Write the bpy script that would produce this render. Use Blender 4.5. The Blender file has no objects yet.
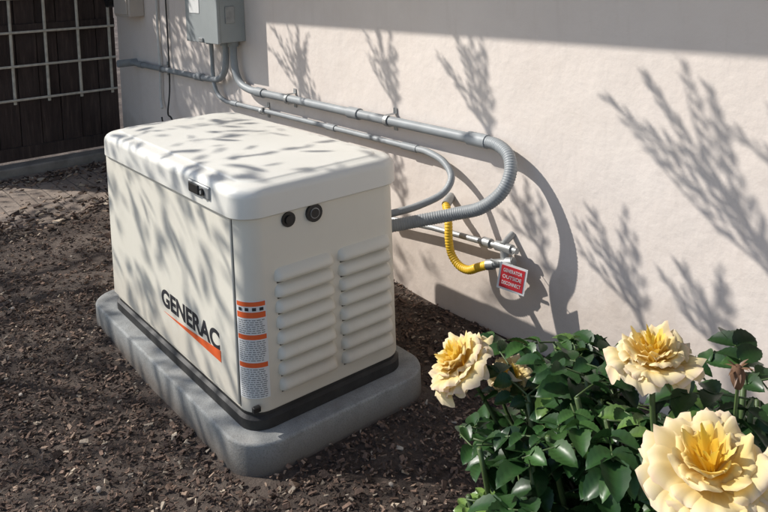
import bpy, math, random
import numpy as np
from mathutils import Vector, Matrix, Euler
random.seed(7); rng=np.random.default_rng(7)
scene=bpy.context.scene
SY=.74
SUN=np.array([-1.0,-SY,1.0])      # direction towards the sun (un-normalised)
WY=1.151                            # wall plane
GZ=-0.1                             # ground level
PI=math.pi

# ------------------------------------------------------------------ helpers
def link(o):
    scene.collection.objects.link(o); return o
def empty(name,loc=(0,0,0)):
    e=bpy.data.objects.new(name,None); e.location=loc; e.empty_display_size=.1; return link(e)
def parent(o,p):
    o.parent=p
    o.matrix_parent_inverse=Matrix.Translation(p.location).inverted()
    return o
def mesh(name,V,F,mat=None,smooth=False,par=None):
    me=bpy.data.meshes.new(name)
    me.from_pydata([tuple(map(float,v)) for v in V],[],[tuple(map(int,f)) for f in F])
    me.update()
    if mat: me.materials.append(mat)
    if smooth: me.polygons.foreach_set('use_smooth',[True]*len(me.polygons))
    o=link(bpy.data.objects.new(name,me))
    if par: parent(o,par)
    return o
def sharp(o,ang=35):
    me=o.data
    me.polygons.foreach_set('use_smooth',[True]*len(me.polygons))
    try: me.set_sharp_from_angle(angle=math.radians(ang))
    except Exception: pass
def wnorm(o):
    m=o.modifiers.new('wn','WEIGHTED_NORMAL'); m.keep_sharp=True; m.weight=80; return o
def bevel(o,w,seg=2,ang=35):
    m=o.modifiers.new('b','BEVEL'); m.width=w; m.segments=seg; m.limit_method='ANGLE'; m.angle_limit=math.radians(ang)
    return o
def box(name,x0,x1,y0,y1,z0,z1,mat,par=None,bev=0):
    V=[(x,y,z) for z in(z0,z1) for y in(y0,y1) for x in(x0,x1)]
    F=[(0,2,3,1),(4,5,7,6),(0,1,5,4),(2,6,7,3),(0,4,6,2),(1,3,7,5)]
    o=mesh(name,V,F,mat,par=par)
    if bev: bevel(o,bev)
    return o
def rr(x0,x1,y0,y1,r,n=8):
    pts=[]
    for cx,cy,a0 in((x1-r,y1-r,0),(x0+r,y1-r,90),(x0+r,y0+r,180),(x1-r,y0+r,270)):
        for i in range(n+1):
            a=math.radians(a0+90*i/n); pts.append((cx+r*math.cos(a),cy+r*math.sin(a)))
    return pts
def loft(name,rings,mat,par=None,cap=True,ang=35):
    V=[];F=[];n=len(rings[0])
    for r in rings: V+=r
    for k in range(len(rings)-1):
        for i in range(n):
            j=(i+1)%n; F.append((k*n+i,k*n+j,(k+1)*n+j,(k+1)*n+i))
    if cap:
        F.append(tuple(range(n-1,-1,-1))); F.append(tuple((len(rings)-1)*n+i for i in range(n)))
    o=mesh(name,V,F,mat,par=par); sharp(o,ang); wnorm(o); return o
def catmull(P,seg=14):
    P=[np.array(p,float) for p in P]
    P=[2*P[0]-P[1]]+P+[2*P[-1]-P[-2]]
    out=[]
    for i in range(1,len(P)-2):
        a,b,c,d=P[i-1:i+3]
        for k in range(seg):
            t=k/seg
            out.append(.5*((2*b)+(-a+c)*t+(2*a-5*b+4*c-d)*t*t+(-a+3*b-3*c+d)*t**3))
    out.append(P[-2]); return np.array(out)
def resample(C,step):
    d=np.r_[0,np.cumsum(np.linalg.norm(np.diff(C,axis=0),axis=1))]
    n=max(2,int(d[-1]/step)+1); s=np.linspace(0,d[-1],n)
    return np.array([np.interp(s,d,C[:,i]) for i in range(3)]).T
def tube_data(C,rad,n=14):
    V=[];F=[]
    T=np.gradient(C,axis=0); T/=np.linalg.norm(T,axis=1)[:,None]+1e-9
    up=np.array([0,0,1.]) if abs(T[0][2])<.9 else np.array([1.,0,0])
    a=np.cross(T[0],up); a/=np.linalg.norm(a)
    for i,c in enumerate(C):
        a=a-T[i]*np.dot(a,T[i]); a/=np.linalg.norm(a); b=np.cross(T[i],a)
        r=rad[i] if hasattr(rad,'__len__') else rad
        for k in range(n):
            t=2*PI*k/n; V.append(c+r*(math.cos(t)*a+math.sin(t)*b))
    for i in range(len(C)-1):
        for k in range(n):
            j=(k+1)%n; F.append((i*n+k,i*n+j,(i+1)*n+j,(i+1)*n+k))
    F.append(tuple(range(n-1,-1,-1))); F.append(tuple((len(C)-1)*n+k for k in range(n)))
    return V,F
def tube(name,C,rad,mat,par=None,n=14,ang=40):
    V,F=tube_data(np.array(C,float),rad,n)
    o=mesh(name,V,F,mat,par=par); sharp(o,ang); return o
def cyl(name,p0,p1,r,mat,par=None,n=20):
    return tube(name,[p0,p1],r,mat,par,n,30)

# ------------------------------------------------------------------ materials
class NT:
    def __init__(s,name):
        s.m=bpy.data.materials.new(name); s.m.use_nodes=True; s.t=s.m.node_tree
        s.b=s.t.nodes['Principled BSDF']; s.out=s.t.nodes['Material Output']
    def n(s,typ,**kw):
        nd=s.t.nodes.new(typ)
        for k,v in kw.items():
            if k in nd.inputs: nd.inputs[k].default_value=v
            else: setattr(nd,k,v)
        return nd
    def l(s,a,b): s.t.links.new(a,b)
    def obj(s): return s.n('ShaderNodeTexCoord').outputs['Object']
    def noise(s,scale,detail=5,rough=.55,vec=None):
        nd=s.n('ShaderNodeTexNoise'); nd.inputs['Scale'].default_value=scale; nd.inputs['Detail'].default_value=detail; nd.inputs['Roughness'].default_value=rough
        s.l(vec if vec else s.obj(),nd.inputs['Vector']); return nd.outputs['Fac']
    def ramp(s,f,stops):
        r=s.n('ShaderNodeValToRGB'); e=r.color_ramp.elements
        while len(e)<len(stops): e.new(.5)
        for i,(p,c) in enumerate(stops):
            e[i].position=p; e[i].color=(c[0],c[1],c[2],1) if hasattr(c,'__len__') else (c,c,c,1)
        s.l(f,r.inputs[0]); return r.outputs[0]
    def mix(s,f,a,b,mode='MIX'):
        m=s.n('ShaderNodeMix',data_type='RGBA',blend_type=mode)
        for i,x in((0,f),(6,a),(7,b)):
            if isinstance(x,bpy.types.NodeSocket): s.l(x,m.inputs[i])
            elif i==0: m.inputs[0].default_value=x
            else: m.inputs[i].default_value=(x[0],x[1],x[2],1)
        return m.outputs[2]
    def bump(s,h,dist=.002,st=1,nrm=None):
        b=s.n('ShaderNodeBump'); b.inputs['Distance'].default_value=dist; b.inputs['Strength'].default_value=st
        s.l(h,b.inputs['Height'])
        if nrm: s.l(nrm,b.inputs['Normal'])
        s.l(b.outputs[0],s.b.inputs['Normal']); return b.outputs[0]
    def col(s,c):
        if isinstance(c,bpy.types.NodeSocket): s.l(c,s.b.inputs['Base Color'])
        else: s.b.inputs['Base Color'].default_value=(c[0],c[1],c[2],1)
    def height(s,nscale=5,amt=-.35):
        g=s.n('ShaderNodeNewGeometry'); sx=s.n('ShaderNodeSeparateXYZ'); s.l(g.outputs['Position'],sx.inputs[0])
        ad=s.n('ShaderNodeMath',operation='MULTIPLY_ADD'); s.l(s.noise(nscale,5),ad.inputs[0]); ad.inputs[1].default_value=amt; s.l(sx.outputs[2],ad.inputs[2])
        return ad.outputs[0]
def simple(name,c,rough=.5,metal=0,var=.12,scale=12,bump=0,bscale=80):
    m=NT(name)
    f=m.noise(scale,6)
    m.col(m.ramp(f,[(.3,[x*(1-var) for x in c]),(.7,[min(1,x*(1+var)) for x in c])]))
    m.b.inputs['Roughness'].default_value=rough; m.b.inputs['Metallic'].default_value=metal
    if bump: m.bump(m.noise(bscale,4),bump)
    return m.m

def mat_stucco():
    m=NT('stucco'); big=m.noise(1.3,4); f=m.noise(9,8,.6)
    c=m.ramp(big,[(.3,(.745,.66,.595)),(.7,(.795,.715,.65))])
    c=m.mix(m.ramp(f,[(.4,0),(.85,.25)]),c,(.63,.54,.47))
    mp=m.n('ShaderNodeMapping'); m.l(m.obj(),mp.inputs[0]); mp.inputs['Scale'].default_value=(9,1,1.1); mp.inputs['Rotation'].default_value=(0,.15,0)
    c=m.mix(m.ramp(m.noise(2.2,6,.6,mp.outputs[0]),[(.55,0),(.8,.25)]),c,(.60,.51,.44))
    c=m.mix(m.ramp(m.height(),[(0,.35),(.12,0)]),c,(.40,.31,.24))
    m.col(c); m.b.inputs['Roughness'].default_value=.9
    n1=m.bump(m.noise(5,5,.5),.018,.5); 
    n2=m.bump(m.noise(38,6,.6),.0018,.7,n1); 
    return m.m
def mat_ground():
    m=NT('mulch_soil'); f=m.noise(45,10,.75); g=m.noise(2.6,6,.6)
    c=m.ramp(f,[(.3,(.030,.021,.017)),(.55,(.095,.068,.053)),(.75,(.20,.155,.125))])
    c=m.mix(m.ramp(g,[(.45,0),(.62,.7)]),c,(.23,.18,.145))
    m.col(c); m.b.inputs['Roughness'].default_value=.95; m.bump(m.noise(70,8,.75),.02,1); return m.m
def mat_attr(name,rough=.8,trans=0,bumpd=0,bscale=200,spec=.5):
    m=NT(name); a=m.n('ShaderNodeAttribute',attribute_name='Col'); c=a.outputs['Color']
    f=m.noise(90,4)
    c=m.mix(.5,c,m.ramp(f,[(.3,.7),(.7,1.25)]),'MULTIPLY') if trans==0 else c
    m.col(c); m.b.inputs['Roughness'].default_value=rough; m.b.inputs['Specular IOR Level'].default_value=spec
    if bumpd: m.bump(m.noise(bscale,4),bumpd)
    if trans:
        t=m.n('ShaderNodeBsdfTranslucent'); m.l(c,t.inputs[0])
        x=m.n('ShaderNodeMixShader'); x.inputs[0].default_value=trans
        m.l(m.b.outputs[0],x.inputs[1]); m.l(t.outputs[0],x.inputs[2]); m.l(x.outputs[0],m.out.inputs[0])
    return m.m
def mat_concrete():
    m=NT('pad_concrete'); 
    c=m.ramp(m.noise(14,8,.7),[(.3,(.24,.245,.235)),(.5,(.33,.335,.325)),(.72,(.40,.405,.39))])
    c=m.mix(m.ramp(m.noise(230,3,.7),[(.50,0),(.66,.6)]),c,(.15,.15,.14))
    c=m.mix(m.ramp(m.noise(260,3,.7),[(.60,0),(.75,.5)]),c,(.52,.51,.48))
    c=m.mix(m.ramp(m.noise(5,6,.65),[(.48,0),(.75,.5)]),c,(.22,.185,.15))
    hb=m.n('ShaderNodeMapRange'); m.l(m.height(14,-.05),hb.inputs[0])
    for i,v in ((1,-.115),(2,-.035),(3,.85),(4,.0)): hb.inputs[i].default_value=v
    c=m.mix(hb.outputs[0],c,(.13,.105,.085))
    m.col(c); m.b.inputs['Roughness'].default_value=.95; m.b.inputs['Specular IOR Level'].default_value=.2; m.bump(m.noise(170,5,.7),.0022,.8); return m.m
def mat_paint(name,c,dirt=.12,rough=.42):
    m=NT(name)
    f=m.noise(3.5,7,.65)
    cc=m.mix(m.ramp(f,[(.45,0),(.8,dirt)]),c,(c[0]*.62,c[1]*.58,c[2]*.5))
    sp=m.noise(95,3,.6); cc=m.mix(m.ramp(sp,[(.68,0),(.78,.18)]),cc,(.35,.3,.22))
    cc=m.mix(m.ramp(m.height(12,-.2),[(0,.3),(.14,0)]),cc,(.4,.32,.24))
    m.col(cc); m.b.inputs['Roughness'].default_value=rough
    m.bump(m.noise(450,3),.0006,.5); return m.m
def mat_wood():
    m=NT('dark_fence_wood'); mp=m.n('ShaderNodeMapping'); m.l(m.obj(),mp.inputs[0]); mp.inputs['Scale'].default_value=(14,14,1.2)
    c=m.ramp(m.noise(3,8,.65,mp.outputs[0]),[(.3,(.022,.014,.012)),(.55,(.05,.032,.027)),(.78,(.12,.085,.07))])
    c=m.mix(m.ramp(m.noise(2.3,5,.6),[(.4,0),(.7,.35)]),c,(.10,.075,.065))
    m.col(c); m.b.inputs['Roughness'].default_value=.85; m.bump(m.noise(6,6,.6,mp.outputs[0]),.006); return m.m
def mat_pavers():
    m=NT('brick_pavers'); br=m.n('ShaderNodeTexBrick'); m.l(m.obj(),br.inputs[0])
    br.inputs['Scale'].default_value=1; br.inputs['Brick Width'].default_value=.21; br.inputs['Row Height'].default_value=.105; br.inputs['Mortar Size'].default_value=.006; br.inputs['Mortar Smooth'].default_value=.4
    br.inputs['Color1'].default_value=(.26,.20,.16,1); br.inputs['Color2'].default_value=(.34,.275,.225,1); br.inputs['Mortar'].default_value=(.10,.08,.065,1)
    c=m.mix(m.ramp(m.noise(6,8,.7),[(.4,.05),(.65,.8)]),br.outputs[0],(.20,.16,.13))
    m.col(c); m.b.inputs['Roughness'].default_value=.95
    m.bump(m.noise(60,6,.7),.008,.8); return m.m

M_st=mat_stucco(); M_gr=mat_ground(); M_con=mat_concrete(); M_wood=mat_wood(); M_pav=mat_pavers()
M_body=mat_paint('cream_paint',(.775,.735,.63),.14,.5); M_lid=mat_paint('cream_lid_paint',(.80,.78,.71),.12,.42)
M_blk=simple('black_plastic',(.012,.012,.012),.45,0,.3,40); M_rub=simple('black_base_rubber',(.022,.021,.02),.6,0,.4,15,.001)
M_vent=simple('vent_shadow_gap',(.10,.09,.075),.9)
M_pvc=simple('grey_pvc',(.28,.30,.31),.5,0,.14,9); M_flex=simple('grey_flex_conduit',(.30,.32,.33),.5,0,.12,8)
M_met=simple('galvanised_steel',(.36,.37,.37),.5,.6,.2,25); M_box=simple('grey_box_paint',(.32,.345,.345),.45,0,.08,5,.0004,300)
M_yel=simple('yellow_gas_tube',(.80,.50,.03),.45,0,.08,20)
M_red=simple('red_tag',(.60,.03,.04),.45,0,.1,30); M_wht=simple('white_print',(.80,.80,.78),.5,0,.05,30)
M_org=simple('orange_print',(.80,.13,.03),.5,0,.05,20); M_ink=simple('dark_print',(.03,.03,.035),.5); M_gink=simple('grey_print',(.22,.22,.22),.6)
M_lab=simple('label_paper',(.76,.76,.74),.5,0,.03,20); M_trel=simple('trellis_paint',(.56,.52,.44),.7,0,.2,25)
M_curb=simple('curb_concrete',(.27,.245,.215),.95,0,.25,9,.004,50); M_bounce=simple('bounce_slab_concrete',(.55,.52,.47),.9,0,.12,4,.002,80)
M_beige=simple('beige_meter_box',(.55,.49,.43),.5,0,.06,6); M_bark=simple('bark',(.07,.05,.038),.95,0,.4,14,.01,20)
M_eave=simple('eave_paint',(.60,.54,.48),.7); M_roof=simple('roof_shingle',(.10,.09,.085),.95,0,.3,20,.006,30)
M_wire=simple('white_cable',(.6,.6,.57),.5)
M_chip=mat_attr('bark_chips',.85,0,.002,150,.25)
M_leaf=mat_attr('rose_leaf',.36,.12,spec=.4); M_petal=mat_attr('rose_petal',.65,.35,spec=.12); M_tleaf=mat_attr('tree_leaf',.5,0)
M_stem=simple('rose_stem',(.07,.11,.035),.5,0,.25,30); M_brn=simple('dry_brown',(.12,.06,.03),.85,0,.3,60)

# ------------------------------------------------------------------ ground
V=[];F=[];N=150
gx=np.linspace(-4.3,3.2,N); gy=np.linspace(-3,1.16,N)
def gh(x,y):
    h=.012*math.sin(3.1*x+1.3*y)*math.sin(2.3*y-1.1*x+.6)+.006*math.sin(9*x+2)*math.sin(8*y+x)
    return h
for y in gy:
    for x in gx: V.append((x,y,GZ+gh(x,y)))
for j in range(N-1):
    for i in range(N-1): a=j*N+i; F.append((a,a+1,a+N+1,a+N))
n0=len(V)
X0,X1,Y0,Y1=-4.3,3.2,-3,1.16
for x,y in((X0,Y0),(X1,Y0),(X1,Y1),(X0,Y1)): V.append((x,y,GZ-.03))
for x,y in((-60,-60),(60,-60),(60,60),(-60,60)): V.append((x,y,GZ-.03))
for i in range(4):
    j=(i+1)%4; F.append((n0+i,n0+4+i,n0+4+j,n0+j))
mesh('ground',V,F,M_gr,True)
box('bounce_slab',2.35,6.5,-6,1.1,GZ-.06,GZ+.03,M_bounce,None,.01)  # unseen pale slab, added to bounce sunlight onto the louvred housing end
V=[];F=[];rowx=np.linspace(-4.16,-2.85,30); rowy=np.linspace(-3,1.15,50)
for y in rowy:
    for x in rowx:
        e=.10*math.sin(4*y)+.05*math.sin(11*y+1)
        xx=x+(x+4.16)/1.31*e; V.append((xx,y,GZ+.022-.035*max(0,(x+3.1)/.25)+.002*math.sin(20*x)*math.sin(17*y)))
for j in range(49):
    for i in range(29): a=j*30+i; F.append((a,a+1,a+31,a+30))
mesh('brick_path',V,F,M_pav,True)

# mulch chips
PX0,PX1,PY0,PY1=-1.385,.078,-.062,.675
def in_pad(x,y): return (PX0-.006<x<PX1+.006) and (PY0-.006<y<PY1)
def add_col(me,cols):
    ca=me.color_attributes.new('Col','FLOAT_COLOR','POINT'); ca.data.foreach_set('color',np.asarray(cols,dtype=np.float32).ravel())
def bare(x,y): return math.sin(1.9*x+.7*y+2.2)*math.sin(2.7*y-.8*x+.4)
def chips(name,n,xr,yr,smin,smax,par=None,dens=None,seed=1,tan=.1,zo=0):
    r=np.random.default_rng(seed); VV=[];FF=[];CC=[]
    base=np.array([(x,y,z) for z in(-.5,.5) for y in(-.5,.5) for x in(-.5,.5)],float)
    fc=[(0,2,3,1),(4,5,7,6),(0,1,5,4),(2,6,7,3),(0,4,6,2),(1,3,7,5)]
    k=0
    while k<n:
        x=r.uniform(*xr); y=r.uniform(*yr)
        if in_pad(x,y): continue
        if dens and r.random()>dens(x,y): continue
        if bare(x,y)>.45 and r.random()<.55: continue
        L=r.uniform(smin,smax)*(1 if r.random()>.05 else 1.7); W=L*r.uniform(.25,.65); T=L*r.uniform(.08,.25)
        b=base.copy(); b[:,0]*=np.where(b[:,1]>0,r.uniform(.6,1),r.uniform(.8,1)); b[:,1]*=np.where(b[:,0]>0,r.uniform(.35,1),1)
        b=(b+r.normal(0,.06,b.shape))*[L,W,T]
        R=np.array(Euler((r.normal(0,.38),r.normal(0,.38),r.uniform(0,6.28))).to_matrix())
        b=b@R.T+[x,y,zo+GZ+gh(x,y)+r.uniform(0,.014)]
        o=len(VV)*8; VV.append(b); FF+= [tuple(o+i for i in f) for f in fc]
        q=r.random()
        if q<tan*.35: c=np.array([.50,.41,.31])*r.uniform(.7,1.1)
        elif q<tan: c=np.array([.33,.235,.17])*r.uniform(.7,1.1)
        elif q<.55: c=np.array([.185,.122,.09])*r.uniform(.5,1.25)
        else: c=np.array([.105,.073,.058])*r.uniform(.35,1.25)
        CC+= [(c[0],c[1],c[2],1)]*8
        k+=1
    o=mesh(name,np.concatenate(VV),FF,M_chip,par=par); add_col(o.data,CC); return o
chips('bark_mulch',14000,(-3.0,1.6),(-1.3,1.14),.008,.026,dens=lambda x,y:1 if x>-2.75 else .4,seed=3,tan=.13)
chips('bark_mulch',20000,(-1.7,1.25),(-.9,1.14),.005,.016,seed=5,tan=.13)
chips('leaf_litter',1600,(-4.1,-2.7),(-.9,1.14),.015,.05,seed=9,tan=.45,dens=lambda x,y:.3 if x>-3.85 else 1,zo=.018)
def blob(name,c,s,mat,seed):
    r=random.Random(seed); import bmesh
    bm=bmesh.new(); bmesh.ops.create_icosphere(bm,subdivisions=2,radius=1)
    for v in bm.verts: v.co=Vector((v.co.x*s[0],v.co.y*s[1],v.co.z*s[2]))*(1+r.uniform(-.14,.14))+Vector(c)
    me=bpy.data.meshes.new(name); bm.to_mesh(me); bm.free(); me.materials.append(mat)
    me.polygons.foreach_set('use_smooth',[True]*len(me.polygons)); return link(bpy.data.objects.new(name,me))
M_stone=simple('pebble',(.36,.31,.26),.9,0,.25,40)
for i,(x,y) in enumerate([(-.9,-.45),(.35,.25),(-.2,-.4),(.5,.6),(-1.7,-.3),(.3,.95),(-2.2,.1),(.75,.75),(-1.2,-.2)]):
    s=random.uniform(.006,.011); blob('pebble',(x,y,GZ+gh(x,y)+.010),(s*1.4,s,s*.7),M_stone,i)

# ------------------------------------------------------------------ wall, eave, fence
W=empty('stucco_wall',(0,WY,0))
box('wall_face',-4.33,9,WY,WY+.2,-.3,2.5,M_st,W)
EY=.19
box('eave_soffit',-5,9,EY+.02,WY+.3,2.45,2.48,M_eave,W)
box('fascia',-5,9,EY-.02,EY+.02,2.425,2.57,M_eave,W)
mesh('roof',[(-5.1,EY-.08,2.55),(9,EY-.08,2.55),(9,4,3.95),(-5.1,4,3.95),(-5.1,EY-.08,2.58),(9,EY-.08,2.58),(9,4,3.98),(-5.1,4,3.98)],[(3,2,1,0),(4,5,6,7),(0,1,5,4),(1,2,6,5),(2,3,7,6),(3,0,4,7)],M_roof,par=W)

Fn=empty('wooden_gate',(-4.33,.6,0))
y=WY-.005;i=0
while y>.02:
    w=.150; dx=random.uniform(-.006,.006)
    box(f'board_{i}',-4.42+dx,-4.40+dx+.008,y-w,y,.02,1.85+random.uniform(-.01,.01),M_wood,Fn,.003); y-=w+.005;i+=1
gy0=y+.005
box('backing',-4.445,-4.43,gy0,WY-.005,.02,1.83,M_wood,Fn); box('top_rail',-4.49,-4.446,gy0,WY-.005,1.5,1.6,M_wood,Fn)
box('mid_rail',-4.398,-4.365,gy0,WY-.01,.98,1.06,M_wood,Fn,.003)
box('kickboard',-4.39,-4.36,gy0,WY-.01,.0,.10,M_wood,Fn,.003)
box('gate_post',-4.48,-4.36,gy0-.12,gy0-.004,-.15,1.95,M_wood,Fn,.006)
T=empty('garden_trellis',(-4.34,.6,0))
for k in range(5):
    yy=1.085-.25*k; cyl(f'upright_{k}',(-4.345,yy,.44),(-4.345,yy,1.8),.012,M_trel,T,8)
for k in range(6):
    zz=.475+.262*k; cyl(f'crossbar_{k}',(-4.325,1.12,zz),(-4.325,.05,zz),.010,M_trel,T,8)
box('concrete_curb',-4.34,-4.17,-5,WY-.005,-.25,-.01,M_curb,None,.012)

# ------------------------------------------------------------------ generator
G=empty('standby_generator',(-.6,.3,0))
def ring(x0,x1,y0,y1,r,z,n=8): return [(x,y,z) for x,y in rr(x0,x1,y0,y1,r,n)]
x0,x1,y0,y1=-1.22,0,0,.60
pr=[]
for off,z in((0,-.16),(0,-.009),(-.002,-.004),(-.005,-.001),(-.009,0)):
    pr.append(ring(PX0-off,PX1+off,PY0-off,PY1+off,.13+off,z,12))
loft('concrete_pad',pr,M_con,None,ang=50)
loft('base_tray',[ring(x0-.006,x1+.007,y0-.006,y1+.006,.075,.001),ring(x0-.006,x1+.007,y0-.006,y1+.006,.075,.032),ring(x0+.004,x1-.003,y0+.004,y1-.004,.07,.040),ring(x0+.004,x1-.003,y0+.004,y1-.004,.07,.062)],M_rub,G)
R=.07
loft('housing',[ring(x0+.002,x1-.002,y0+.002,y1-.002,R,.052),ring(x0,x1,y0,y1,R,.058),ring(x0,x1,y0,y1,R,.672)],M_body,G)
fp=box('front_panel',x0+.03,-.072,-.006,.01,.066,.664,M_body,G); bevel(fp,.004,3)
box('panel_gap',-.071,-.0690,-.0012,.01,.062,.666,M_vent,G)
def lidr(off,z,r): return ring(x0-.014-off,x1+.014+off,y0-.016-off,y1+.012+off,r,z,12)
L=loft('lid',[lidr(-.012,.659,.075),lidr(0,.660,.085),lidr(.002,.664,.086),lidr(.001,.722,.085),lidr(-.002,.734,.083),lidr(-.008,.743,.080),lidr(-.016,.749,.077),lidr(-.026,.752,.074),lidr(-.048,.755,.068),lidr(-.052,.759,.066),lidr(-.060,.762,.063),lidr(-.16,.768,.04),lidr(-.27,.771,.02)],M_lid,G,ang=60)
lt=box('latch_plate',-.325,-.170,-.024,-.012,.690,.732,M_met,G); bevel(lt,.006,3)
box('latch_black',-.310,-.240,-.029,-.023,.695,.727,M_blk,G,.004)
cyl('latch_key',(-.212,-.022,.711),(-.212,-.031,.711),.012,M_blk,G)
cyl('latch_key_face',(-.212,-.030,.711),(-.212,-.0325,.711),.006,M_met,G)
def slat(name,ya,yb,za,h,d):
    prof=[(0,h),(d*.45,h*.84),(d*.85,h*.56),(d,h*.30),(d*.97,h*.10),(d*.78,0),(d*.3,h*.10),(0,h*.14)]
    V=[];F=[];n=len(prof);st=[0,.012,.03,.06,.10,.3,.5,.7,.9,.94,.97,.988,1]
    sc=[0.05,.45,.72,.9,1,1,1,1,1,.9,.72,.45,.05]
    for t,s in zip(st,sc):
        for px,pz in prof: V.append((x1-.001+px*s,ya+(yb-ya)*t,za+h*.1+(pz-h*.1)*(.55+.45*s)))
    for i in range(len(st)-1):
        for k in range(n-1):
            F.append((i*n+k,i*n+k+1,(i+1)*n+k+1,(i+1)*n+k))
    o=mesh(name,V,F,M_body,True,par=G); 
    o.data.flip_normals(); sharp(o,50)
    box(name+'_gap',x1-.002,x1+.0012,ya+.008,yb-.008,za-.009,za+.005,M_vent,G)
    return o
NS=8
for c,(ya,yb,zb,zt) in enumerate(((.098,.312,.105,.500),(.334,.548,.105,.500))):
    p=(zt-zb)/NS
    for i in range(NS): slat(f'louvre_{c}_{i}',ya,yb,zb+p*i,p*.80,.026)
cyl('lock_bezel',(0,.155,.632),(.007,.155,.632),.0235,M_blk,G); cyl('lock_core',(.006,.155,.632),(.013,.155,.632),.014,M_blk,G)
cyl('port_bezel',(0,.248,.632),(.010,.248,.632),.029,M_blk,G); cyl('port_ring',(.009,.248,.632),(.0125,.248,.632),.017,M_met,G); cyl('port_core',(.012,.248,.632),(.014,.248,.632),.0145,M_blk,G)
box('drain_notch',-.012,.004,.005,.03,.064,.082,M_blk,G,.003)
def corner(s,z,off):
    Rr=R+off; arc=R*PI/2
    if s<0: return (-R+s,-off,z)
    if s>arc: return (off,R+(s-arc),z)
    a=s/R; return (-R+Rr*math.sin(a),R-Rr*math.cos(a),z)
def patch(name,s0,s1,z0,z1,off,mat,n=10):
    V=[];F=[]
    for i in range(n+1):
        s=s0+(s1-s0)*i/n; V+= [corner(s,z0,off),corner(s,z1,off)]
    for i in range(n): F.append((2*i,2*i+2,2*i+3,2*i+1))
    return mesh(name,V,F,mat,True,par=G)
patch('warning_label',.004,.106,.098,.405,.0008,M_lab,14)
patch('label_header_0',.008,.102,.352,.370,.0014,M_org); patch('label_header_1',.008,.102,.284,.299,.0014,M_org); patch('label_header_2',.008,.102,.196,.211,.0014,M_org)
patch('label_header_3',.008,.102,.388,.402,.0014,M_org)
def lines(z,zend,st=.0066,h=.0026):
    while z>zend:
        s=.012
        while s<.092:
            w=random.uniform(.005,.016); patch('label_text',s,min(s+w,.098),z-h,z,.0013,M_gink,3); s+=w+.003
        z-=st
lines(.346,.305); lines(.279,.216); lines(.191,.105)
for s,zc in((.022,.379),(.045,.379),(.068,.379),(.090,.379)):
    patch('label_icon',s-.006,s+.006,zc-.005,zc+.005,.0016,M_ink,4)
def text(name,s,w,h,loc,rot,mat,par,off=0.0,ext=.0006):
    cu=bpy.data.curves.new(name,'FONT'); cu.body=s; cu.size=1; cu.extrude=.004; cu.offset=off
    o=link(bpy.data.objects.new(name,cu)); bpy.context.view_layer.update()
    me=bpy.data.meshes.new_from_object(o.evaluated_get(bpy.context.evaluated_depsgraph_get()))
    bpy.data.objects.remove(o)
    co=np.array([v.co[:] for v in me.vertices]); mn=co.min(0);mx=co.max(0)
    co=(co-mn)/(mx-mn)*[w,h,ext]
    me.vertices.foreach_set('co',co.ravel()); me.update(); me.materials.clear(); me.materials.append(mat)
    o=link(bpy.data.objects.new(name,me)); o.location=loc; o.rotation_euler=rot
    if par: parent(o,par)
    return o
text('side_lettering','GENERAC',.47,.066,(-.655,-.0062,.192),(PI/2,0,0),M_ink,G,.035)
V=[];F=[];n=14
for i in range(n+1):
    t=i/n; x=-.64+.46*t; V+= [(x,-.0072,.172-.012*t-.001),(x,-.0072,.172+.004*t+.022*t**1.6)]
for i in range(n): F.append((2*i,2*i+2,2*i+3,2*i+1))
mesh('orange_swoosh',V,F,M_org,par=G)

# ------------------------------------------------------------------ electrical box and conduits
B=empty('electrical_box',(-2.3,WY,1.2))
bx0,bx1=-2.52,-2.09
box('enclosure',bx0,bx1,.985,WY,.985,1.62,M_box,B,.004)
box('cover',bx0-.006,bx1+.006,.966,.984,.98,1.625,M_box,B,.004)
box('cover_hasp',bx0+.19,bx0+.24,.955,.966,.985,1.01,M_met,B,.003)
box('side_hinge',bx1,bx1+.008,1.02,1.08,1.1,1.2,M_met,B,.002)
box('data_plate',bx0+.06,bx0+.2,.963,.9655,1.16,1.25,M_lab,B)
for xk in(-2.47,-2.27,-2.17): cyl('hub',(xk,1.105,.952),(xk,1.105,.988),.034,M_pvc,B)

def conduit(name,pts,r,mat,rib=None,coup=(),straps=(),seg=14,step=.012):
    E=empty(name,pts[0]); C=resample(catmull(pts,seg),step if not rib else .0028)
    if rib:
        s=np.arange(len(C))*.0028; rad=r*(1+.05*np.sign(np.sin(2*PI*s/rib))*np.abs(np.sin(2*PI*s/rib))**.5)
        tube('flexible_run',C,rad,mat,E,16,80)
    else: tube('pipe',C,r,mat,E,18,60)
    for p0,p1 in coup: cyl('coupling',p0,p1,r*1.28,M_pvc,E)
    for p in straps:
        x,z=p; V,F=[],[]
        n=10
        for i in range(n+1):
            a=PI*i/n; rr_=r+.003
            for dx in(-.012,.012): V.append((x+dx,1.105-rr_*math.sin(a)*1.0,z+rr_*math.cos(a)))
        V=[(x-.012,WY-.002,z+r+.03),(x+.012,WY-.002,z+r+.03),(x-.012,WY-.004,z+r+.004),(x+.012,WY-.004,z+r+.004)]+V+[(x-.012,WY-.004,z-r-.004),(x+.012,WY-.004,z-r-.004),(x-.012,WY-.002,z-r-.03),(x+.012,WY-.002,z-r-.03)]
        F=[(2*i,2*i+2,2*i+3,2*i+1) for i in range(len(V)//2-1)]
        o=mesh('strap',V,F,M_met,par=E); m=o.modifiers.new('s','SOLIDIFY'); m.thickness=.003; m.offset=1
    return E
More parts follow.
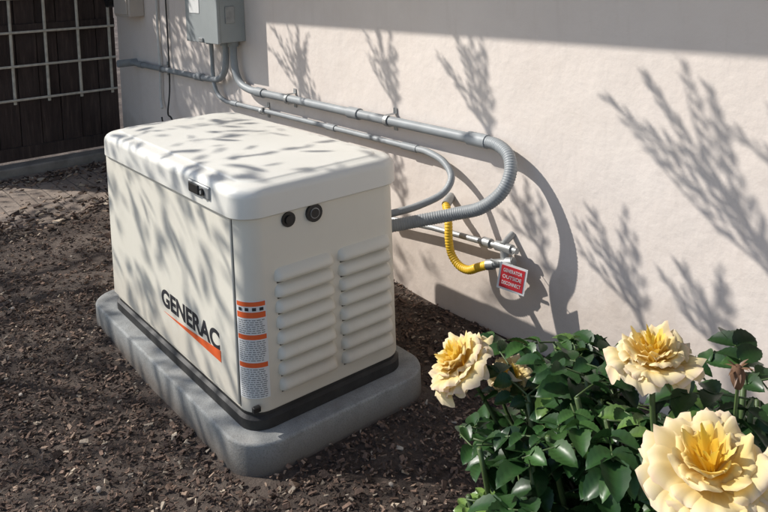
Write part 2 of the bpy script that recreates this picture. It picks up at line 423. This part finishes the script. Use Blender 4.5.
conduit('electrical_conduit',[(-2.17,1.105,.97),(-2.17,1.105,.88),(-2.155,1.105,.80),(-2.10,1.105,.735),(-2.0,1.105,.708),(-1.85,1.105,.702),(-1.4,1.105,.702),(-.9,1.105,.70),(-.4,1.105,.70),(-.12,1.105,.70)],.022,M_pvc,
   coup=[((-1.90,1.105,.703),(-1.82,1.105,.702)),((-.98,1.105,.70),(-.90,1.105,.70)),((-.16,1.105,.70),(-.06,1.105,.70))],straps=[(-1.55,.70),(-.68,.70)])
conduit('flexible_conduit',[(-.07,1.105,.70),(.0,1.10,.697),(.072,1.08,.672),(.105,1.05,.618),(.095,1.01,.55),(.03,.97,.488),(-.065,.93,.452),(-.16,.84,.425),(-.24,.74,.405),(-.33,.59,.39)],.024,M_flex,rib=.0095)
conduit('electrical_conduit',[(-2.47,1.105,.97),(-2.47,1.105,.80),(-2.46,1.105,.70),(-2.41,1.105,.63),(-2.32,1.11,.60),(-2.2,1.115,.595),(-1.5,1.12,.595),(-.9,1.12,.595),(-.52,1.12,.595)],.0135,M_pvc,
   coup=[((-2.24,1.115,.596),(-2.17,1.116,.595)),((-1.2,1.12,.595),(-1.13,1.12,.595)),((-.60,1.12,.595),(-.50,1.12,.595))],straps=[(-1.85,.595)])
conduit('flexible_conduit',[(-.50,1.12,.595),(-.42,1.115,.594),(-.31,1.10,.575),(-.235,1.07,.53),(-.235,1.02,.475),(-.27,.93,.44),(-.29,.82,.43),(-.35,.60,.42)],.0145,M_flex,rib=.0075)
conduit('electrical_conduit',[(-3.95,1.105,.72),(-3.2,1.105,.72),(-2.55,1.105,.72),(-2.38,1.105,.735),(-2.30,1.105,.79),(-2.275,1.105,.87),(-2.27,1.105,.97)],.020,M_pvc,
   coup=[((-3.75,1.105,.72),(-3.67,1.105,.72)),((-2.72,1.105,.72),(-2.62,1.105,.72))],straps=[(-3.3,.72)])
cyl('conduit_stub',(-3.93,1.0,.72),(-3.93,WY,.72),.03,M_pvc)
Gs=empty('gas_pipe',(0,1.1,.27))
tube('steel_pipe',[(-.75,1.10,.235),(-.40,1.10,.272),(.03,1.10,.298)],.0125,M_met,Gs)
cyl('pipe_tee',(-.02,1.10,.296),(.06,1.10,.300),.0195,M_met,Gs); cyl('tee_drop',(.02,1.10,.30),(.02,1.10,.245),.017,M_met,Gs); cyl('end_plug',(.06,1.10,.300),(.085,1.10,.301),.012,M_met,Gs)
cyl('union',(-.09,1.10,.292),(-.05,1.10,.294),.02,M_met,Gs)
cyl('wall_nipple',(.02,1.09,.31),(.02,WY,.34),.013,M_met,Gs)
cyl('valve_body',(-.005,1.06,.238),(.05,1.085,.250),.017,M_met,Gs); cyl('valve_nut',(-.03,1.052,.228),(.0,1.062,.236),.02,M_met,Gs)
cyl('cap',(.045,1.085,.25),(.075,1.09,.256),.02,M_met,Gs)
box('valve_handle',.0,.045,1.040,1.046,.255,.265,M_met,Gs,.002)
Hs=empty('yellow_gas_hose',(-.2,1.05,.25))
C=resample(catmull([(-.30,1.095,.395),(-.27,1.075,.372),(-.245,1.055,.335),(-.235,1.045,.28),(-.222,1.045,.22),(-.18,1.045,.184),(-.125,1.045,.181),(-.07,1.045,.208),(-.025,1.055,.229)]),.0025)
s=np.arange(len(C))*.0025
tube('corrugated_hose',C,.0165*(1+.07*np.sin(2*PI*s/.011)),M_yel,Hs,16,80)
cyl('hose_fitting',(-.30,1.095,.395),(-.325,WY,.415),.019,M_met,Hs)
Tg=empty('warning_tag',(.1,1.03,.25))
tg=[]
tg.append(box('tag_plate',-.054,.054,-.0012,.0012,-.098,0,M_wht)); tg.append(box('tag_red',-.046,.046,-.0024,-.0013,-.090,-.008,M_red))
for k,tx in enumerate(('GENERATOR','OUTSIDE','DISCONNECT')):
    tg.append(text('tag_text',tx,.074,.013,(-.037,-.0025,-.031-.023*k),(PI/2,0,0),M_wht,None,.01,.0005))
Rt=Matrix.Translation((.132,1.03,.278))@Euler((math.radians(-8),math.radians(8),math.radians(20))).to_matrix().to_4x4()
for o in tg:
    o.data.transform(o.matrix_basis if o.location.length>0 else Matrix.Identity(4)); o.matrix_basis=Matrix.Identity(4)
    o.data.transform(Rt); parent(o,Tg)
tube('tag_wire',catmull([(.132,1.03,.27),(.10,1.045,.285),(.075,1.09,.298)]),.0015,M_met,Tg,6)

Mb=empty('meter_box',(-3.85,1.1,1.3)); box('case',-4.02,-3.70,1.03,WY,1.09,1.55,M_beige,Mb,.01); box('cover',-4.0,-3.72,1.02,1.03,1.11,1.53,M_beige,Mb,.004); cyl('dome',(-4.1,1.10,1.22),(-4.1,1.0,1.22),.06,M_blk,Mb)
tube('white_cable',resample(catmull([(-3.40,1.135,2.3),(-3.40,1.135,1.4),(-3.42,1.135,1.0),(-3.40,1.13,.75),(-3.42,1.13,.5),(-3.38,1.12,.42)]),.03),.010,M_wire,None,8)
tube('black_cable',resample(catmull([(-3.25,1.135,1.9),(-3.24,1.135,1.0),(-3.22,1.12,.6),(-3.18,1.08,.42),(-3.05,1.05,.40),(-2.98,1.06,.30),(-3.1,1.08,.22),(-3.3,1.1,.25),(-3.35,1.1,.36)]),.02),.006,M_blk,None,8)

# ------------------------------------------------------------------ leaf mesh builder
class Acc:
    def __init__(s): s.V=[];s.F=[];s.C=[];s.n=0
    def add(s,V,F,C):
        s.V.append(V); s.F+= [tuple(i+s.n for i in f) for f in F]; s.C.append(C); s.n+=len(V)
    def make(s,name,mat,par=None,smooth=True):
        o=mesh(name,np.concatenate(s.V),s.F,mat,smooth,par)
        add_col(o.data,np.concatenate(s.C)); return o
def frame(d,up):
    d=np.array(d,float); d/=np.linalg.norm(d); u=np.array(up,float); u=u-d*np.dot(u,d)
    if np.linalg.norm(u)<1e-3: u=np.array([1.,0,0])-d*d[0]
    u/=np.linalg.norm(u); return d,np.cross(u,d),u
def leaflet(acc,p,d,up,L,Wd,col,r,detail=True,fold=.25,droop=.25):
    d,sd,u=frame(d,up)
    nl,nw=(13,5) if detail else (5,3)
    V=[];C=[]
    cv=r.normal(0,.08)
    for i in range(nl):
        t=i/(nl-1); w=Wd*.5*(math.sin(PI*min(1,t**.85*.97+.03))**.62)*(1 if not detail else (1+.05*(1 if i%2 else -1))) if t<.999 else 0
        if i==nl-1: w=Wd*.02
        for j in range(nw):
            s=(j/(nw-1))*2-1
            vein=(.010*L*((i%2)*2-1)*abs(s)*(1-abs(s))*2 if detail else 0)
            q=np.array(p)+d*(t*L-abs(s)*.05*L*(detail))+sd*(s*w+cv*L*t*t*.4)+u*(abs(s)**1.3*w*fold*2-droop*L*t*t+vein)
            V.append(q); k=1+.25*(abs(s)<.1)+.07*r.normal()+.12*((i%2)*2-1)*(abs(s)==.5); C.append((col[0]*k,col[1]*k,col[2]*k,1))
    F=[]
    for i in range(nl-1):
        for j in range(nw-1): a=i*nw+j; F.append((a,a+1,a+nw+1,a+nw))
    acc.add(np.array(V),F,np.clip(np.array(C),0.002,1))

# ------------------------------------------------------------------ rose bush
RB=empty('rose_bush',(1.5,-.1,GZ))
r=np.random.default_rng(21)
roses=[((1.176,-.250,.794),.055,(-.40,-.55,.85),0),((1.487,-.218,.913),.050,(.05,-.10,1),1),((1.664,-.412,.952),.057,(.10,-.38,.95),2)]
half=((1.196,-.153,.738),.036,(.5,-.3,.8),3)
acc=Acc(); stems=[]
def topz(x,y):
    d2=((x-1.46)/.42)**2+((y+.12)/.36)**2
    return .84-.20*d2-.07*max(0,(x-1.5))
def green(r):
    q=r.random()
    if q<.72: c=np.array([.022,.060,.016])
    elif q<.91: c=np.array([.038,.092,.022])
    else: c=np.array([.085,.15,.035])
    return c*r.uniform(.65,1.25)
def ok(p):
    return p[0]+p[1]>.965
def compound(p,d,L,r,col=None,up=(0,0,1),force=False):
    d=np.array(d,float); d/=np.linalg.norm(d); col=green(r) if col is None else col
    rach=L*2.0; _,sd,u=frame(d,up)
    pts=[np.array(p)+d*rach*t+np.array([0,0,-.18*rach*t*t]) for t in(0,.5,1)]
    if not ok(pts[2]) and not force: return
    for c,Rr,ax,_s in roses:
        if np.linalg.norm(pts[2]-np.array(c))<Rr*1.15: return
    stems.append((catmull(pts,3),.0013))
    n=5 if r.random()<.75 else 7
    leaflet(acc,pts[2],d+np.array([0,0,-.3]),u+r.normal(0,.2,3),L*1.15,L*.80,col,r)
    for k in range((n-1)//2):
        t=.88-.38*k; q=np.array(p)+d*rach*t+np.array([0,0,-.18*rach*t*t])
        for s in(-1,1):
            leaflet(acc,q,sd*s+d*.55+np.array([0,0,r.uniform(-.3,.15)]),u+r.normal(0,.28,3),L*(1-.13*k)*r.uniform(.8,1.08),L*.72*(1-.1*k),col*r.uniform(.8,1.2),r)
base=np.array([1.47,-.06,GZ])
for k in range(50):
    a=r.uniform(0,2*PI); rad=math.sqrt(r.uniform(0.02,1))
    x=1.48+.34*rad*math.cos(a); y=-.12+.30*rad*math.sin(a)
    tip=np.array([x,y,topz(x,y)-r.uniform(0,.06)-.10*(r.random()<.3)])
    b=base+r.normal(0,.04,3)*[1,1,0]; mid=b*.5+tip*.5+np.array([(x-1.5)*.25,(y+.12)*.25,.05])
    C=catmull([b,mid,tip],8); stems.append((C,.004))
    m=len(C)
    for i in range(int(m*.42),m):
        t=i/m
        for q in range(1 if t<.65 else 2):
            aa=r.uniform(0,2*PI); d=np.array([math.cos(aa),math.sin(aa),r.uniform(-.15,.5)])
            compound(C[i]+r.normal(0,.006,3),d,r.uniform(.028,.046),r)
for tip in((1.24,-.10,.795),(1.30,-.13,.79),(1.20,-.16,.76),(1.36,-.12,.80),(1.16,-.12,.73),(1.27,-.2,.76),(1.56,-.12,.85),(1.62,-.14,.84),(1.42,-.22,.80)):
    tip=np.array(tip); C=catmull([base,base*.4+tip*.6+[0,0,.03],tip],8); stems.append((C,.0035))
    for i in range(10,len(C)):
        for q in range(2):
            aa=r.uniform(0,2*PI); compound(C[i],(math.cos(aa),math.sin(aa),r.uniform(-.1,.45)),r.uniform(.030,.044),r)
for p in((1.32,-.36,.66),(1.36,-.41,.69),(1.30,-.31,.64),(1.39,-.43,.71)):
    for q in range(5):
        aa=r.uniform(0,2*PI); compound(np.array(p),(math.cos(aa),math.sin(aa),.6),r.uniform(.014,.020),r,np.array([.15,.24,.055])*r.uniform(.8,1.2),force=True)
    stems.append((catmull([base,(base+np.array(p))/2+[ -.02,-.02,.05],p],6),.003))
pet=Acc()
def rose(c,Rr,ax,seed):
    rr_=np.random.default_rng(seed+50)
    ax,a,b=frame(ax,(0.1,1,.2)); c=np.array(c)
    K=8
    for k in range(K):
        f=k/(K-1); cnt=int(4.5+3.2*f)
        for m in range(cnt):
            ph0=2*PI*m/cnt+k*2.4+rr_.normal(0,.25)
            RR=Rr*(.16+.90*f**.9)*rr_.uniform(.80,1.12); H=Rr*(.70-.52*f**1.2)*rr_.uniform(.82,1.15); ha=(1.15-.50*f)*rr_.uniform(.8,1.1)
            curl=.04+.32*f*rr_.uniform(.3,1.4); nu,nv=19,14; V=[];C=[]
            r1,r2,r3=rr_.uniform(0,6,3); tw=rr_.normal(0,.25); notch=rr_.uniform(0,.18); np_=rr_.uniform(-.3,.3); tilt=rr_.normal(0,.13)
            pkk=rr_.uniform(.3,1.2)
            for i in range(nv):
                v=i/(nv-1)
                for j in range(nu):
                    u=j/(nu-1)*2-1
                    edge=1-.20*abs(u)**3.2-notch*math.exp(-((u-np_)/.16)**2)+.03*math.sin(9*u+r3)
                    vv=max(0.0,min(.999,v*edge*.97))
                    rad=RR*(1-(1-vv)**1.6)*(1-.05*u*u)+Rr*.03
                    hh=H*(math.sin(vv*PI*.5)**.85)-curl*Rr*max(0,vv-.6)**1.5*2.6
                    ruf=vv**2.5*Rr*(.085*math.sin(u*4.3+r1)+.055*math.sin(u*10+r2)+.03*math.sin(u*19+r3))
                    wdt=ha*(.35+.65*math.sin(min(1,vv*1.15)*PI*.5))
                    ph=ph0+u*wdt+tw*vv
                    rad+=ruf*.5; hh+=ruf*1.25+tilt*Rr*vv-(0.10*Rr*abs(u)**3*vv if f>.5 else 0)
                    hh+=.006*Rr*math.sin(u*40)*vv
                    V.append(c+a*rad*math.cos(ph)+b*rad*math.sin(ph)+ax*(hh-Rr*.25))
                    yl=max(0,min(1,1.35-vv*.45-f*1.15)); yl=max(yl,.95*max(0,1-vv)**.85)
                    e=max(0,(vv-.66)/.34)**1.3*(.30+.80*f)*pkk
                    wc=np.array([.87,.80,.60]); yc=np.array([.87,.62,.08]); pk=np.array([.88,.52,.47])
                    co=wc*(1-yl)+yc*yl; e=min(.55,.5*e*(1-.7*yl)); co=co*(1-e)+pk*e
                    C.append((*np.clip(co,0,1),1))
            F=[]
            for i in range(nv-1):
                for j in range(nu-1): q=i*nu+j; F.append((q,q+1,q+nu+1,q+nu))
            pet.add(np.array(V),F,np.array(C))
    stems.append((catmull([c-ax*Rr*.3,c-ax*Rr*1.6-np.array([0,0,.03]),(c+base*.6+np.array([1.45,-.1,.6])*.4)/2+np.array([0,0,-.02]),base],6),.0035))
    for q in range(5):
        an=2*PI*q/5; leaflet(acc,c-ax*Rr*.28,-ax*.5+a*math.cos(an)+b*math.sin(an),ax,.035,.012,np.array([.07,.13,.04]),rr_,False)
for q in roses: rose(*q)
rose(*half)
rose((1.735,-.36,.95),.045,(.4,-.4,.7),9)
o=pet.make('rose_blooms',M_petal,RB)
for c,Rr,ax,sd in roses+[half]:
    for q in range(7):
        aa=r.uniform(0,2*PI); p=np.array(c)-np.array([0,0,.09+r.uniform(0,.06)])
        compound(p,(math.cos(aa),math.sin(aa),r.uniform(-.2,.2)),r.uniform(.030,.042),r)
acc.make('leaves',M_leaf,RB)
V=[];F=[];n=0
for C,rad in stems:
    C=np.array(C); v,f=tube_data(C,rad,6); F+=[tuple(i+n for i in ff) for ff in f]; V+=v; n+=len(v)
mesh('stems',V,F,M_stem,True,RB)
c=np.array([1.585,-.205,.93])
tube('hip',[c-[0,0,.022],c-[0,0,.015],c-[0,0,.006],c+[0,0,.002],c+[0,0,.005]],[.004,.007,.0085,.006,.003],M_brn,RB,12,80)
sp=Acc()
for q in range(14):
    an=2*PI*q/14; leaflet(sp,c+[0,0,.000],(math.cos(an)*.6,math.sin(an)*.6,r.uniform(-.6,1)),(0,0,1),r.uniform(.012,.022),.004,np.array([.14,.075,.04]),r,False)
sp.make('withered_sepals',M_tleaf,RB)
tube('hip_stem',catmull([c-[0,0,.02],c+[-.01,.01,-.08],c+[-.03,.03,-.2]]),.002,M_stem,RB,6)

# ------------------------------------------------------------------ shade tree (up-sun, outside the view)
TR=empty('shade_tree',(-4.4,-3.1,GZ))
S=SUN
def clump(u,v,t):
    return .5+.25*math.sin(3.1*u+1.7*v+1)+.25*math.sin(-2.2*u+3.7*v+2.2*t)
def dens(u,v):
    xw=u-(v-1.15)/SY
    if v>1.22: return 3.2 if xw<-2.2 else 0.0
    if u>1.75: return 0
    if .55<v<=1.22 and -.55<u<.85: return .27     # generator lid
    if 0<=v<=.6 and -1.3<u<.7: return .42          # generator front
    if u<-2.5: return .28
    return .60
tl=Acc(); r=np.random.default_rng(4); 
for k in range(32000):
    u=r.uniform(-5,2.0); v=r.uniform(-2.0,2.15); t=r.uniform(2.3,3.5)
    dd=dens(u,v)
    if r.random()>dd*.55: continue
    if dd<2 and r.random()>.15+1.2*clump(u,v,t): continue
    p=np.array([u,v,0])+S*t
    if p[2]<1.9 or p[1]>0.15: continue
    gen=(-.05<v<1.22 and -1.35<u<.85)
    aa=r.uniform(0,2*PI); L=r.uniform(.06,.12) if gen else r.uniform(.05,.095)
    g=np.array([.05,.10,.03])*r.uniform(.7,1.4)
    leaflet(tl,p,(math.cos(aa),math.sin(aa),r.uniform(-.6,.3)),(r.normal(0,.5),r.normal(0,.5),1),L,L*(.34 if gen else .42),g,r,False,.1,.15)
def wsrc(x,z,t): return np.array([x,WY,z])+S*t
br=[]
def spray(p0,p1,w,t,n=16,side=3,seed=0,ll=.075):
    rr_=np.random.default_rng(seed); a=np.array(p0);b=np.array(p1)
    perp=np.array([-(b-a)[1],(b-a)[0]]); perp/=np.linalg.norm(perp)
    L=np.linalg.norm(b-a)
    def line(a,b,n,ll):
        d=(b-a)/np.linalg.norm(b-a); pr=np.array([-d[1],d[0]])
        P=[a+(b-a)*q+pr*.03*L*math.sin(3*q) for q in np.linspace(0,1,8)]
        br.append((np.array([wsrc(p[0],p[1],t) for p in P]),np.linspace(.006,.002,8)))
        for i in range(n):
            q=.22+.78*i/(n-1); s=1 if i%2 else -1
            c=a+(b-a)*q; dd=d*rr_.uniform(.7,1.2)+pr*s*rr_.uniform(.35,.75)*(1.1-.6*q)
            e=c+dd*.1; o=wsrc(*c,t); dv=wsrc(*e,t)-o
            lf=ll*rr_.uniform(.7,1.2)*(1.1-.35*q)
            leaflet(tl,o,dv,S+rr_.normal(0,.3,3),lf,lf*.24,np.array([.05,.10,.03]),rr_,False,.05,.05)
    line(a,b,n,ll)
    for k in range(side):
        q=.12+.55*k/max(1,side); s=1 if k%2 else -1
        c=a+(b-a)*q; line(c,c+(b-a)*(.62-.3*q)+perp*s*w*rr_.uniform(.7,1.2),max(6,n//2),ll*.85)
    br.append((np.array([wsrc(a[0]+.03*math.sin(k),a[1],t+k*.25) for k in range(7)]),np.linspace(.006,.02,7)))
spray((-1.20,.54),(-1.74,1.06),.13,1.30,18,4,1)
spray((-1.50,.66),(-1.50,1.06),.10,1.30,14,3,11)
spray((-.65,.66),(-.80,1.10),.10,1.29,16,4,2)
spray((-.05,.62),(-.26,1.10),.12,1.29,18,5,3)
spray((1.12,.34),(.62,1.00),.14,1.32,24,6,4,.08)
spray((1.25,.50),(1.02,.94),.12,1.32,16,4,5)
spray((.62,.12),(.40,.50),.10,1.35,14,4,6)
spray((.92,.10),(.74,.40),.10,1.35,14,4,7)
spray((.20,.25),(.02,.52),.09,1.35,12,3,8)
spray((-.62,.25),(-.78,.55),.09,1.35,12,3,12)
tl.make('crown_leaves',M_tleaf,TR)
tb=np.array([-4.4,-3.1,GZ-.05]); fork=np.array([-4.3,-2.9,1.5])
br.append((catmull([tb,(-4.42,-3.05,.7),fork],6),np.linspace(.13,.09,13)))
for k in range(20):
    u=r.uniform(-4.2,1.4); v=r.uniform(-1.6,1.0); p=np.array([u,v,0])+S*r.uniform(2.6,3.1)
    mid=fork*.5+p*.5+np.array([0,0,.35]); C=catmull([fork,mid,p],6); br.append((C,np.linspace(.035,.005,len(C))))
V=[];F=[];n=0
for C,rad in br:
    v,f=tube_data(np.array(C),rad,7); F+=[tuple(i+n for i in ff) for ff in f]; V+=v; n+=len(v)
mesh('trunk_and_limbs',V,F,M_bark,True,TR)

# ------------------------------------------------------------------ light, world, camera
sd=Vector(S).normalized()
sl=bpy.data.lights.new('sun','SUN'); sl.energy=5; sl.angle=math.radians(.5); sl.color=(1,.96,.90)
so=link(bpy.data.objects.new('sun',sl)); so.rotation_euler=sd.to_track_quat('Z','Y').to_euler(); so.location=(-6,-5,6)
w=bpy.data.worlds.new('World'); scene.world=w; w.use_nodes=True; nt=w.node_tree
sk=nt.nodes.new('ShaderNodeTexSky'); sk.sky_type='NISHITA'; sk.sun_disc=False
sk.sun_elevation=math.asin(sd.z); sk.sun_rotation=math.atan2(sd.x,sd.y)
nt.links.new(sk.outputs[0],nt.nodes['Background'].inputs[0]); nt.nodes['Background'].inputs[1].default_value=.15
cam=bpy.data.cameras.new('camera'); co=link(bpy.data.objects.new('camera',cam))
f=756.0; cam.sensor_width=36; cam.lens=f/768*36; cam.shift_y=-232/768; cam.clip_end=500; cam.clip_start=.05
Rm=np.array([[0.6225,0.7818,-0.0359],[-0.0356,0.0741,0.9966],[-0.7818,0.6191,-0.0739]])
q=Matrix([[Rm[0][i],Rm[1][i],-Rm[2][i]] for i in range(3)])
co.matrix_world=Matrix.Translation((1.988,-1.013,1.394))@q.to_4x4()
scene.camera=co
scene.view_settings.view_transform='Standard'; scene.view_settings.look='None'; scene.view_settings.exposure=0
